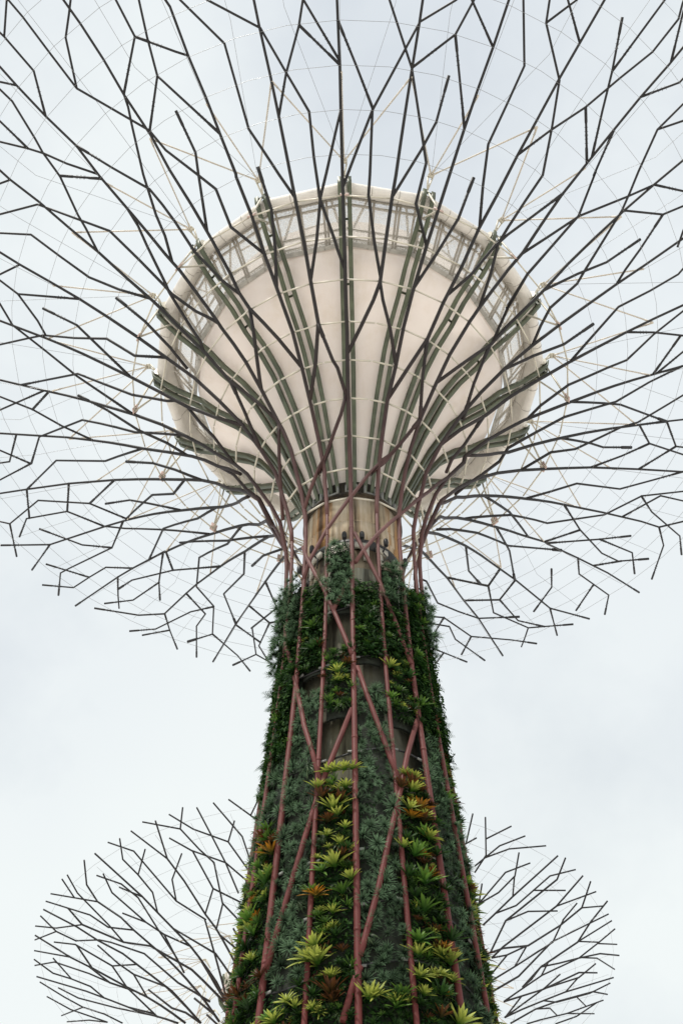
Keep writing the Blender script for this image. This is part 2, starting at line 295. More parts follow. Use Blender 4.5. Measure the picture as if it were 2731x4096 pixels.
# branches of the near canopy: azimuth (1/20 degree) and height (1/2000 of the module) along the skin; * marks a main limb, @k joins trunk tube k
NEAR = """-781,9779 -842,9736
-848,9847 -843,9748 -842,9736 -844,9639 -905,9543
*-895,9833 -901,9706 -904,9649 -905,9541 -898,9420 -910,9306 -916,9138 -919,8927 -917,8873 -914,8831 -927,8540 -932,8473 -904,8153 -909,7922 -881,7591 -865,7507 -856,7317 -871,7055@-2
-1038,9808 -968,9771
-1002,9850 -929,9686 -904,9649
-905,9837 -944,9770
-944,9856 -943,9676 -943,9636 -975,9531 -990,9491 -1009,9407 -1070,9293 -1090,9248 -1133,9171
-1043,9805 -1004,9735
-1002,9823 -1007,9635 -1012,9532
-1086,9810 -1093,9719
-1127,9815 -1052,9609 -1012,9532 -990,9486 -962,9412 -909,9314
-1008,9409 -910,9296
-898,9422 -857,9297 -796,9158 -791,9083 -789,8998 -793,8837 -750,8645 -700,8545
-680,9429 -690,9395 -711,9350 -781,9210 -839,9071 -865,8981 -917,8877
*-679,9854 -675,9703 -673,9641 -674,9538 -680,9429 -678,9289 -688,9165 -686,9008 -686,8875 -686,8836 -690,8655 -701,8553 -689,8453 -570,8155 -451,7908
*-688,8451 -740,8281 -886,7976 -909,7930
-528,9788 -606,9768
-558,9840 -661,9693 -682,9674 -724,9639 -752,9586 -783,9529
-778,9849 -778,9776 -777,9735 -781,9639 -783,9529 -673,9302 -661,9224 -598,9086 -560,9007 -572,8835 -466,8661
-564,9799 -566,9636 -568,9539 -680,9431
-568,9539 -486,9453 -455,9426
-434,9833 -474,9727
*-489,9850 -454,9579 -450,9560 -456,9423 -455,9300 -458,9169 -458,9025 -461,9014 -458,8838 -466,8655 -465,8452 -445,8161 -451,7903 -444,7577 -436,7283 -411,6953@-1
-519,9856 -488,9749
-466,9869 -515,9609 -539,9522 -564,9419 -673,9301
-564,9419 -546,9372 -458,9182
-563,9305 -569,9164 -599,9089 -686,8874
-551,9757 -463,9694
-499,9805 -419,9564 -345,9419 -349,9293 -353,9160 -285,8962 -239,8856
-363,9017 -359,8835 -399,8665 -466,8484
-301,9795 -236,9681
*-236,9824 -236,9505 -237,9438 -236,9296 -237,9171 -238,9034 -239,8843 -238,8647 -242,8451 -235,8170 -318,7904 -446,7618
-237,8162 -155,7902 -116,7837 -45,7606
-492,9871 -466,9716
-552,9868 -352,9538 -235,9431 -183,9291 -128,9169 -131,9006 -125,8830 -71,8647 -57,8598 -18,8496
-16,9168 -86,8935 -122,8839 -167,8657 -242,8463
31,9777 -69,9673
-40,9827 -108,9482 -127,9417 -186,9293 -237,9172
-126,9419 -15,9301
-159,9853 -178,9694
-230,9863 -106,9482 -15,9312
50,9797 -19,9672
*-20,9828 -17,9475 -16,9372 -15,9301 -16,9168 -17,8923 -17,8745 -18,8541 -19,8264 -16,8077 -22,7748 -24,7165 -17,6866@0
-17,9423 37,9297 98,9170
-86,9815 50,9706
-1,9884 123,9479 211,9305 258,9182 328,9011 325,8837 434,8671
130,9849 210,9712
*209,9885 211,9490 212,9434 212,9296 213,8937 210,8849 209,8661 207,8441 174,8317 -19,7942
207,8444 240,8327 323,8139 434,7911
525,9697 394,9654
471,9781 297,9508 213,9434 96,9167 60,9067 -17,8873
96,9166 101,8925 100,8842 149,8629 208,8463
451,9767 370,9678
391,9807 343,9520 318,9422 212,9307
318,9422 373,9293 433,9173
208,9862 228,9705
146,9861 338,9519 433,9423
485,9806 428,9704
*426,9832 430,9550 433,9430 432,9301 433,9169 435,9011 435,8839 433,8661 431,8453 424,8175 434,7902 411,7600 416,7294 408,6954@1
330,9307 328,9163 296,9052 221,8867 210,8845
534,9021 540,8839 498,8652 431,8455
428,9844 413,9720
372,9852 465,9564 539,9413 539,9296 536,9157 584,9010 652,8850
687,9821 648,9753
*647,9840 649,9656 650,9541 650,9434 653,9300 654,9170 657,9014 652,8846 661,8655 653,8447 634,8166 547,7905 412,7612
633,8161 720,7904 846,7575
408,9811 492,9734
465,9855 527,9591 544,9539 653,9429 711,9304 777,9170 773,8923 774,8837 828,8708 886,8545
628,9864 637,9754
677,9870 588,9622 544,9539
451,9859 478,9740
405,9855 569,9612 650,9542
753,9889 808,9756 824,9729 825,9640 798,9537 765,9414 709,9293 654,9175
763,9881 821,9747 879,9657
765,9415 883,9296
770,9836 770,9736 769,9536
710,9650 769,9536 816,9437 883,9320
*874,9851 878,9699 880,9649 879,9539 881,9422 883,9304 885,9165 904,8880 895,8779 886,8533 882,8448 860,8163 869,7930 845,7586 848,7293 848,7035@2
933,9814 933,9655 933,9641 879,9542
1040,9855 983,9760
984,9881 982,9618 982,9522 1036,9405 1069,9347 1100,9293 1189,9067 1216,9002 1219,8831 1264,8747 1331,8662
1050,9822 1061,9720
1097,9828 1017,9594 982,9523
881,9425 929,9290 929,9295 994,9161 995,9104 996,9005 994,8831 1030,8657 1030,8657 1030,8661 1115,8465
885,9170 835,9013 791,8898 764,8816 730,8645 657,8498
1105,9424 1073,9330 997,9164 952,9009 903,8873
1171,9819 1107,9709
*1108,9848 1106,9540 1105,9424 1105,9302 1109,9161 1112,9008 1121,8833 1119,8703 1114,8599 1114,8452 985,8147 869,7939
1110,8440 1191,8154 1345,7925
1317,9801 1290,9659
1371,9797 1185,9499 1105,9426
1215,9810 1257,9674
1282,9828 1225,9481 1207,9409 1112,9307 1100,9293
1207,9409 1265,9292 1300,9218 1333,9165
1232,9305 1225,9160 1180,9026 1134,8884 1120,8844
1374,9758 1313,9634
*1308,9785 1320,9447 1329,9294 1333,9163 1335,9011 1332,8837 1330,8650 1332,8505 1331,8451 1303,8166 1294,7904 1255,7560 1237,7240@3
952,9754 1145,9681
1038,9869 1296,9455 1337,9419
1220,9734 1348,9633
1298,9802 1417,9423 1428,9400 1434,9286 1429,9148 1488,9007 1560,8848
1438,9012 1445,8833 1393,8648 1344,8481 1331,8454
1620,9797 1541,9646
*1537,9832 1547,9406 1551,9289 1557,9165 1561,9012 1560,8840 1562,8660 1551,8414 1512,8146 1402,7862 1258,7573
1502,8112 1585,7851 1551,7627 1601,7505
1873,9772 1735,9651
1784,9842 1664,9407 1607,9283 1557,9167
1660,9396 1791,9295
1374,9779 1506,9653
1463,9844 1568,9406 1616,9283 1687,9166 1692,8944 1691,8833 1746,8653 1812,8557
1699,9781 1780,9645
*1776,9818 1786,9423 1791,9292 1800,9015 1804,8842 1806,8654 1802,8401 1753,8131 1723,7852 1782,7831 1696,7529 1664,7278 1652,6977 1662,6758 1761,6619@4
1695,7524 1456,7158 1004,6714 629,6411 178,6024 35,5871
1509,9715 1646,9620
1586,9790 1727,9413 1790,9312
1786,9416 1822,9286 1883,9142 1888,9000 1890,8829 1940,8643 1994,8447 2095,8393 2128,8160 2193,7830
2076,9856 2003,9716
1998,9888 2010,9496 2013,9419
1804,8855 1904,9171 2013,9419
1842,9811 1832,9656
1776,9819 1907,9455 1938,9399 2006,9287 2021,9218 2092,9063 2121,8990 2120,8818 2234,8651
*2013,9419 2024,9168 2027,9012 2033,8662 2039,8463 2039,8463 1837,8016 1729,7875
2087,9791 2134,9695
2140,9812 2125,9556 2122,9521 2013,9423
2122,9521 2231,9411
2274,9848 2184,9748
2207,9891 2155,9574 2110,9390 2019,9299
2110,9390 2170,9289 2238,9161
2032,8856 2097,9080 2125,9166 2128,9310
2177,9791 2221,9722
*2219,9811 2223,9621 2231,9404 2238,9161 2242,9010 2240,8827 2233,8644 2223,8444 2171,8201 2098,7803 1938,7419@5
2223,9617 2273,9512 2333,9390 2336,9145 2399,9015 2468,8862
2294,9865 2273,9780
2252,9874 2297,9676 2347,9520 2467,9425 2594,9190 2604,8882 2692,8598 2725,8536
*2684,9883 2683,9715 2689,9531 2694,9316 2690,9296 2709,9134 2717,8875 2722,8586 2719,8435 2640,8068 2413,7568@6
*2370,9833 2403,9766 2450,9704 2450,9616 2458,9409 2468,9176 2467,8853 2466,8835 2458,8478 2353,8068 2207,7737 1946,7374@5
2450,9704 2506,9782 2625,9867
2348,9519 2402,9622 2455,9800 2510,9865
2371,9861 2332,9795
2332,9878 2332,9704 2331,9601 2455,9516
2468,9176 2569,9387 2627,9604 2626,9699 2570,9783
2569,9387 2690,9291
2692,9309 2578,9522 2518,9634
2577,9524 2575,9709 2637,9798
2686,9634 2620,9708
2689,9535 2743,9627 2747,9815 2805,9886
2746,9726 2856,9799
2787,9496 2848,9610 2961,9699
2894,8393 2805,8810 2798,9147 2692,9417
2458,8475 2585,8849 2704,9184
2717,8886 2819,9192 2918,9424
*2849,9869 2912,9723 2918,9430 2927,9188 2927,8876 2946,8526@6
2912,9723 2959,9873
2927,8890 3036,9189 3040,9344
3143,9176 3020,9382 2923,9291
3020,9382 3078,9604 3015,9776 2898,9857
3015,9776 3046,9823 3072,9862
2918,9433 3026,9527 3144,9429
3026,9527 3026,9714 2971,9804
*3137,9874 3138,9753 3137,9606 3144,9428 3143,9176 3148,9039 3144,8688@7
3253,9122 3240,9153 3245,9386 3189,9507 3137,9608 3014,9694
3286,9499 3251,9526 3195,9715 3085,9807 3027,9873
3195,9715 3252,9807
3251,9526 3307,9629 3334,9734
3301,9556 3248,9608 3249,9707 3194,9872
3334,9734 3247,9856
3304,9775 3348,9839
-1158,9827 -1109,9724
*-1101,9849 -1119,9575 -1123,9535 -1123,9424 -1130,9299 -1133,9169 -1140,9013 -1138,8845 -1140,8780 -1147,8661 -1148,8458 -1124,8165 -1014,7881 -885,7615
-915,9170 -930,9094 -960,9011 -1019,8838 -1037,8801 -1049,8758 -1081,8648 -1115,8524 -1149,8471
-1361,9845 -1339,9698
-1418,9843 -1235,9526 -1133,9426 -1033,9170 -1033,9002 -1032,8840 -1034,8784 -997,8636 -954,8556 -930,8503
-1120,8152 -1202,7916 -1285,7581
-1402,9738 -1262,9702
-1348,9829 -1153,9559 -1123,9535
-1345,9870 -1361,9714
-1414,9879 -1289,9509 -1235,9408 -1243,9293 -1248,9159 -1209,9016 -1138,8859
-1253,9849 -1338,9715
*-1332,9887 -1347,9494 -1352,9417 -1354,9296 -1356,9169 -1359,9015 -1360,8839 -1364,8659 -1359,8450 -1334,8159 -1318,7888 -1282,7565 -1246,7288@-3
-1713,9751 -1545,9683
-1637,9852 -1419,9481 -1352,9417
-1288,9819 -1398,9699
-1369,9872 -1438,9479 -1457,9406 -1356,9169
-1457,9406 -1526,9321 -1573,9286
-1360,9798 -1396,9644
-1303,9793 -1518,9472 -1580,9421 -1599,9375 -1639,9289 -1711,9156 -1765,9012 -1828,8844
-1510,9771 -1578,9654
*-1577,9802 -1580,9472 -1584,9292 -1596,9014 -1600,8843 -1605,8658 -1606,8475 -1602,8445 -1493,8155 -1318,7882
-1605,8462 -1655,8314 -1678,8143 -1751,8020 -1811,7904
-1716,9829 -1735,9678
-1783,9839 -1670,9478 -1612,9362 -1576,9297 -1534,9163 -1462,9003 -1467,8834 -1364,8659
-1468,9304 -1472,9159 -1532,9009 -1600,8844
-1251,9012 -1258,8834 -1292,8653 -1295,8647 -1337,8520
-1812,9417 -1698,9149 -1705,9005 -1704,8834 -1642,8607 -1609,8552
-1724,9813 -1800,9695
*-1794,9848 -1807,9505 -1818,9310 -1828,9018 -1828,8843 -1836,8660 -1850,8573 -1864,8462 -1839,8130 -1812,7917 -1757,7684 -1766,7466 -1728,7197 -1620,6901 -1687,6701@-4
-2089,9806 -1980,9719
-2021,9863 -1927,9545 -1817,9319
-1819,9301 -1911,9399
-1872,9840 -1836,9708
-1808,9856 -1873,9525 -1911,9399 -1975,9289 -2038,9161
-1952,9852 -2016,9748
*-2013,9881 -2019,9587 -2029,9290 -2038,9160 -2050,8854 -2043,8663 -2032,8487 -1978,8139 -1874,7826
-1975,8124 -1968,7951 -2041,7778 -1943,7497 -2340,7452 -1761,6717
-1808,9163 -1849,9016 -1926,8838 -1970,8657 -2037,8524
-2146,9523 -2031,9420 -1933,9178 -1946,8863 -1896,8633 -1861,8501
-1943,9792 -2033,9740
-1991,9844 -2085,9623 -2147,9526
-2098,9819 -2136,9750
-2139,9837 -2134,9653 -2132,9611 -2023,9519
-2219,9798 -2197,9696 -2146,9523
-2249,9618 -2140,9400 -2152,9154 -2050,8854
*-2244,9807 -2245,9730 -2249,9620 -2252,9413 -2262,9169 -2266,9016 -2266,8754 -2256,8510 -2210,8093 -1959,7484
-2152,9020 -2148,8828 -2183,8685 -2219,8601 -2261,8483
-2249,9619 -2359,9701
-2411,9791 -2358,9712 -2373,9527 -2485,9426
-2373,9527 -2252,9413
-2361,9390 -2262,9170
-2309,9871 -2340,9807 -2358,9782 -2301,9609 -2361,9391 -2481,9285
-2358,9782 -2469,9863
*-2417,9872 -2477,9723 -2485,9426 -2488,9295 -2512,8881 -2533,8534 -2485,8345 -2149,7798
-2477,9723 -2531,9865
-2485,9423 -2525,9342 -2736,8900
-2380,9314 -2388,9175 -2512,8891
-2480,9285 -2376,9003 -2380,8835 -2265,8659
-2488,9313 -2586,9504 -2585,9754 -2585,9797 -2645,9886
-2409,9702 -2526,9610 -2586,9504
-2535,9805 -2649,9731
-2591,9890 -2651,9818 -2649,9731 -2648,9630 -2706,9536
*-2705,9885 -2705,9637 -2706,9536 -2712,9301 -2715,9301 -2736,8900 -2750,8588 -2757,8481 -2737,8247@-5
-2709,9418 -2597,9156 -2596,8843 -2532,8590
-2712,9312 -2817,9527 -2875,9635
-2757,9803 -2810,9713 -2818,9528
-2716,9295 -2810,9393
-2940,9178 -2810,9393 -2746,9608 -2744,9700
-2705,9640 -2762,9730 -2801,9789
*-2749,9849 -2864,9774 -2925,9705 -2927,9511 -2928,9411 -2940,9175 -2955,8884 -2948,8504@-6
-2707,9171 -2827,8858 -2948,8485
-2753,8563 -2847,8894 -2833,9195 -2936,9428 -3047,9525 -3106,9720 -3051,9807
-3106,9720 -3218,9808 -3273,9879
-2955,8888 -3055,9161 -3046,9398 -3159,9607
*-3155,9873 -3159,9613 -3164,9426 -3167,9054 -3161,8758@-7
-3056,9034 -3053,8845 -3112,8620
-2927,9512 -3041,9604 -3043,9705 -3044,9707 -3102,9873
-3048,9528 -2992,9626 -2939,9805 -2882,9870
-2925,9703 -2977,9780 -3036,9864
-2921,9863 -2978,9781
-3168,9170 -3275,9393 -3219,9608 -3221,9608 -3272,9778 -3217,9866
-3272,9778 -3335,9818
-3164,9430 -3273,9538 -3311,9505
-3273,9538 -3270,9722 -3320,9809
-3159,9613 -3271,9698
-3299,9584 -3325,9608
-3332,9872 -3340,9852
-881,7587 -1067,7354 -1195,7196 -1474,6853
-45,7606 -113,7450 -201,7323 -486,6947 -282,7174 -882,6656
845,7583 681,7285 318,6895 677,7258 17,6663 -36,6629 -439,6304 -743,6033 -872,5841
-932,6261 -470,5641 -253,5302 -59,4959 -30,4910
33,6222 177,6007 434,5655 611,5330 832,4956
-13,5759 -148,5592 -303,5381
30,4804 141,4553 259,4302 381,4036 473,3858
816,4455 588,4110 425,3746 333,3546 181,3166 34,2834 0,2751
-918,4887 -725,4553 -522,4157 -377,3853
-48,4427 -222,4123 -388,3835 -518,3528 -597,3335 -751,2980 -831,2788
-1357,5566 -974,5008
2,2701 -39,2642 -134,2428"""
FAR = """-297,9858 -242,9780 -215,9740
-242,9780 -187,9858
-351,9857 -300,9695 -303,9590
-306,9769 -362,9684 -322,9504
-362,9684 -466,9775 -515,9859
-412,9854 -413,9735 -412,9588 -419,9409
-457,9868 -510,9791 -488,9683 -460,9603 -525,9377 -487,9249
-617,9867 -510,9791
*-573,9853 -635,9692 -636,9563 -650,9347 -646,9254 -668,8955
-678,9854 -635,9692
-570,9771 -518,9685 -529,9472 -429,9353
-523,9692 -412,9588 -353,9467
-566,9690 -682,9593 -742,9483
-686,9766 -800,9684 -812,9579 -879,9476
-736,9847 -797,9771 -800,9682
-786,9856 -731,9779 -742,9482 -667,9317
*-866,9847 -873,9590 -879,9473 -880,9221 -913,8919 -980,8711
-920,9766 -974,9683 -982,9471
-949,9777 -900,9689 -895,9594 -956,9417 -1033,9211 -1092,9107
-922,9684 -873,9585
-1036,9582 -982,9471 -959,9358 -880,9218
*-925,9849 -1024,9774 -1071,9696 -1066,9569 -1083,9482 -1098,9240 -1159,8849 -1221,8665
-1039,9849 -1095,9776 -1161,9587 -1207,9478
-1074,9852 -1129,9773
-1179,9850 -1071,9695
-1233,9850 -1172,9683 -1176,9584 -1083,9481
*-1206,9769 -1258,9686 -1207,9478 -1101,9357 -1017,9090 -988,8761
*-1286,9844 -1291,9701 -1305,9588 -1293,9448 -1339,9091 -1444,8781
-1408,9848 -1364,9773 -1258,9686
-1332,9843 -1386,9768 -1389,9676
-1501,9839 -1386,9768
*-1469,9842 -1531,9685 -1544,9591 -1608,9469 -1572,9308
-1389,9681 -1296,9586 -1265,9532 -1186,9353 -1216,9090 -1117,8825
-1465,9765 -1417,9678 -1442,9472 -1579,9359 -1765,9155
*-1418,9671 -1545,9574 -1571,9360 -1571,9229 -1606,8906
-1578,9839 -1530,9688
-1643,9842 -1710,9769 -1712,9685 -1723,9586 -1793,9517
-1688,9842 -1614,9756 -1605,9588 -1607,9463
-1588,9762 -1712,9685
-1442,9472 -1308,9352
-1340,9581 -1394,9445 -1411,9344 -1571,9231
-1411,9344 -1338,9142 -1387,8949
*-1773,9847 -1785,9620 -1794,9478 -1794,9257 -1684,8977
-1811,9841 -1900,9754 -1961,9683 -1981,9568 -2037,9472
-1924,9841 -2009,9762 -2073,9588
-2081,9836 -1961,9682
-1824,9765 -1877,9681 -1860,9453 -1790,9239
-2134,9836 -2090,9704 -2073,9588
-880,9359 -760,9102 -758,8880
-671,9325 -769,9099 -889,8850 -969,8743
-529,9472 -650,9350
-524,9375 -647,9244
-959,9358 -1073,9142
-898,9098 -943,8889 -972,8733
-651,9207 -594,9069
-546,9214 -546,9137
-1479,9235 -1527,9044 -1460,8928 -1444,8781
-1226,8931 -1198,8734
-1796,9366 -1738,9182
473,9880 451,9864
477,9847 477,9821
534,9849 577,9725
601,9763 570,9714
582,9851 682,9707 690,9614
636,9771 687,9855
759,9843 703,9766 671,9643
856,9847 745,9770 686,9696
791,9774 860,9680 860,9574 818,9471
866,9760 811,9674 818,9471
860,9677 937,9592
*929,9840 936,9589 937,9461 934,9384
757,9576 818,9475
*961,9849 1024,9766 1022,9471 1134,9282
1040,9839 985,9760 992,9566 937,9472
990,9672 1103,9756
*1089,9840 1153,9685 1163,9355 1179,9266
1205,9837 1153,9684
1183,9674 1071,9579 1022,9471
*1139,9845 1248,9759 1279,9643 1278,9459 1173,9349 1134,9282
1248,9759 1303,9829
1207,9755 1257,9666
*1287,9850 1360,9759 1453,9678 1503,9467 1606,9335
1364,9832 1363,9655 1356,9569
1252,9674 1361,9574 1372,9346 1361,9162
1413,9833 1451,9680
1520,9762 1450,9681
1473,9834 1524,9757 1578,9666
1583,9830 1525,9755
*1668,9837 1607,9760 1578,9665 1548,9563 1503,9467
1578,9665 1583,9462 1633,9293 1664,9208
1764,9825 1634,9746 1576,9669
1273,9454 1372,9336
1273,9454 1240,9338 1179,9266
1241,9341 1312,9186
*1356,9569 1478,9331 1474,9136
1494,9513 1584,9457
1649,9563 1721,9471 1880,9224
*1753,9750 1700,9662 1728,9464 1664,9208
1673,9740 1744,9664 1727,9479
1744,9660 1841,9606
*1829,9830 1841,9601 1854,9470 1862,9341 1880,9224
1869,9824 1920,9743 1921,9570 1853,9476
*1962,9834 1911,9757 1914,9568 1923,9439 2001,9291
2039,9763 1923,9681
2007,9831 2076,9680 2079,9519 2085,9435
2019,9806 2124,9749 2171,9657
2121,9833 2076,9680
2079,9627 1967,9543 1923,9446
1699,9326 1872,9234
1503,9467 1572,9398 1606,9335
297,9858 242,9780 215,9740
351,9857 300,9695 303,9590
306,9769 362,9684 322,9504
412,9854 413,9735 412,9588 419,9409
523,9692 412,9588 353,9467
880,9359 760,9102 758,8880
671,9325 769,9099 889,8850 969,8743
529,9472 650,9350
524,9375 647,9244
898,9098 943,8889 972,8733
651,9207 594,9069
546,9214 546,9137
1226,8931 1198,8734
-117,9858 -62,9780 -35,9740
-171,9857 -120,9695 -123,9590
-126,9769 -182,9684 -142,9504
-471,9207 -414,9069
-366,9214 -366,9137
2301,9833 2256,9680
422,9780 367,9858
486,9769 542,9684 502,9504
851,9325 949,9099 1069,8850 1149,8743
709,9472 830,9350
704,9375 827,9244
1078,9098 1123,8889 1152,8733
726,9214 726,9137
1406,8931 1378,8734
63,9858 118,9780 145,9740
9,9857 60,9695 57,9590
54,9769 -2,9684 38,9504
-52,9854 -53,9735 -52,9588 -59,9409
-210,9771 -158,9685 -169,9472 -69,9353
-163,9692 -52,9588 7,9467
-311,9325 -409,9099 -529,8850 -609,8743
-169,9472 -290,9350
-164,9375 -287,9244
-538,9098 -583,8889 -612,8733
-291,9207 -234,9069
-186,9214 -186,9137
*2322,9834 2271,9757 2274,9568 2283,9439 2361,9291
2399,9763 2283,9681
2367,9831 2436,9680 2439,9519 2445,9435
2379,9806 2484,9749 2531,9657
2439,9627 2327,9543 2283,9446
2059,9326 2232,9234
2441,9836 2321,9682
884,9375 1007,9244
1258,9098 1303,8889 1332,8733
1011,9207 954,9069
906,9214 906,9137
1586,8931 1558,8734
-113,9880 -91,9864
298,9780 353,9858
189,9857 240,9695 237,9590
234,9769 178,9684 218,9504
128,9854 127,9735 128,9588 121,9409
-77,9867 30,9791
*-33,9853 -95,9692 -96,9563 -110,9347 -106,9254 -128,8955
-30,9771 22,9685 11,9472 111,9353
17,9692 128,9588 187,9467
-131,9325 -229,9099 -349,8850 -429,8743
11,9472 -110,9350
16,9375 -107,9244
-358,9098 -403,8889 -432,8733
-111,9207 -54,9069
-6,9214 -6,9137
-686,8931 -658,8734
2189,9563 2261,9471 2420,9224
*2293,9750 2240,9662 2268,9464 2204,9208
*2502,9834 2451,9757 2454,9568 2463,9439 2541,9291
2579,9763 2463,9681
2547,9831 2616,9680 2619,9519 2625,9435
2559,9806 2664,9749 2711,9657
2619,9627 2507,9543 2463,9446
2239,9326 2412,9234
2351,9841 2440,9754 2501,9683 2521,9568 2577,9472
2621,9836 2501,9682
1438,9098 1483,8889 1512,8733
1086,9214 1086,9137
2019,9235 2067,9044 2000,8928 1984,8781
1766,8931 1738,8734
67,9880 89,9864
-61,9763 -30,9714
-96,9771 -147,9855
-217,9576 -278,9475
369,9857 420,9695 417,9590
103,9867 210,9791
*147,9853 85,9692 84,9563 70,9347 74,9254 52,8955
150,9771 202,9685 191,9472 291,9353
197,9692 308,9588 367,9467
49,9325 -49,9099 -169,8850 -249,8743
191,9472 70,9350
196,9375 73,9244
-239,9358 -353,9142
-178,9098 -223,8889 -252,8733
69,9207 126,9069
174,9214 174,9137
-506,8931 -478,8734
*2388,9837 2327,9760 2298,9665 2268,9563 2223,9467
2369,9563 2441,9471 2600,9224
*2473,9750 2420,9662 2448,9464 2384,9208
*2682,9834 2631,9757 2634,9568 2643,9439 2721,9291
2759,9763 2643,9681
2727,9831 2796,9680 2799,9519 2805,9435
2739,9806 2844,9749 2891,9657
2799,9627 2687,9543 2643,9446
2419,9326 2592,9234
2131,9344 2058,9142 2107,8949
2531,9841 2620,9754 2681,9683 2701,9568 2757,9472
2801,9836 2681,9682
1618,9098 1663,8889 1692,8733
2199,9235 2247,9044 2180,8928 2164,8781
1946,8931 1918,8734
247,9880 269,9864
119,9763 150,9714
84,9771 33,9855
538,9684 434,9775 385,9859
*327,9853 265,9692 264,9563 250,9347 254,9254 232,8955
*-25,9849 -124,9774 -171,9696 -166,9569 -183,9482 -198,9240 -259,8849 -321,8665
-139,9849 -195,9776 -261,9587 -307,9478
229,9325 131,9099 11,8850 -69,8743
371,9472 250,9350
376,9375 253,9244
-59,9358 -173,9142
2,9098 -43,8889 -72,8733
249,9207 306,9069
354,9214 354,9137
-326,8931 -298,8734
2483,9830 2425,9755
2549,9563 2621,9471 2780,9224
*2653,9750 2600,9662 2628,9464 2564,9208
*2862,9834 2811,9757 2814,9568 2823,9439 2901,9291
2939,9763 2823,9681
2907,9831 2976,9680 2979,9519 2985,9435
2919,9806 3024,9749 3071,9657
2979,9627 2867,9543 2823,9446
2599,9326 2772,9234
2401,9839 2286,9768
2289,9681 2196,9586 2165,9532 2086,9353 2116,9090 2017,8825
2311,9344 2238,9142 2287,8949
2711,9841 2800,9754 2861,9683 2881,9568 2937,9472
2981,9836 2861,9682
1798,9098 1843,8889 1872,8733
2379,9235 2427,9044 2360,8928 2344,8781
2126,8931 2098,8734
-341,9341 -412,9186
510,9771 562,9685 551,9472 651,9353
*155,9849 56,9774 9,9696 14,9569 -3,9482 -18,9240 -79,8849 -141,8665
409,9325 311,9099 191,8850 111,8743
551,9472 430,9350
556,9375 433,9244"""

# ------------------------------------------------------------------ ground
g = MB(); g.strip([[(-3000, -3000, 0), (3000, -3000, 0)], [(-3000, 3000, 0), (3000, 3000, 0)]])
GM = simple('pale_paving_ground', (.67, .625, .575), .85, .15, .08)
tag(g.build('ground', GM, smooth=False), 'pale paved ground at the foot of the tower', 'ground', kind='structure')

# ------------------------------------------------------------------ the steel tree
def spur(mb, p, d, n=3):
    """short ring of fins on a branch near its joint"""
    d = d.normalized(); a = d.orthogonal().normalized(); b = d.cross(a)
    for i in range(n):
        c = p+d*(.16*i)
        for v in (a, b): mb.bar(c-v*.085, c+v*.085, d*.006, d.cross(v)*.006)

def canopy(root, data, thick=1.0, fins=True, limit=100):
    built = []
    for no_, (main, pts, k) in enumerate(data):
        path = pts
        poly = skin_path(path)
        if k is not None:
            az = TUBE_AZ[k]; e = path[-1]
            hs = [h for h in (3.55*S, 3.42*S, 3.3*S) if h < e[1]-.3]
            if e[1] > 3.7*S:
                da = (az-e[0]+180) % 360-180
                tail = [P(e[0]+da*.55, e[1]*.55+3.50*S*.45), P(az, 3.46*S), P(az, 3.34*S), P(az, 3.25*S)]
            else:
                tail = [P(az, h) for h in hs]+[P(az, 3.24*S)]
            poly = poly+tail
        size = 0
        for p, q in zip(poly[:-1], poly[1:]): size += (p-q).length
        built.append((size*(1.3 if main else 1)*(.02 if not fins and no_ >= 110 else 1), main, poly))
    built.sort(key=lambda x: -x[0])
    rest = MB()
    for i, (sz, main, poly) in enumerate(built):
        mb = MB() if i < limit else rest
        # light sleeve at both ends, as the cast joints have
        rr = [tube_rad(p, main)*thick for p in poly]
        mb.tube(poly, rr, 8 if main else 7)
        if fins and len(poly) > 1:
            for a, b in ((poly[0], poly[1]), (poly[-1], poly[-2])):
                if a.z > 3.45*S and (b-a).length > 1.4:
                    d = (b-a).normalized(); spur(mb, a+d*.75, d)
                    mb.tube([a-d*.02, a+d*.55, a+d*.62], [rr[0]*1.28, rr[0]*1.28, rr[0]*1.0], 7)
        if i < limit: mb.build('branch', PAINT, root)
    if rest.v:
        o = rest.build('branch', PAINT, root); o['kind'] = 'stuff'

def ring_segments(mb, r, z, rad, n=32, off=0):
    pts = [P(360*i/n+off, z, r) for i in range(n+1)]
    for a, b in zip(pts[:-1], pts[1:]):
        d = (b-a).normalized(); mb.tube([a+d*.05, b-d*.05], rad, 6)
        for e, s_ in ((a, 1), (b, -1)):
            mb.tube([e+d*s_*.02, e+d*s_*.13], rad*.55, 5)

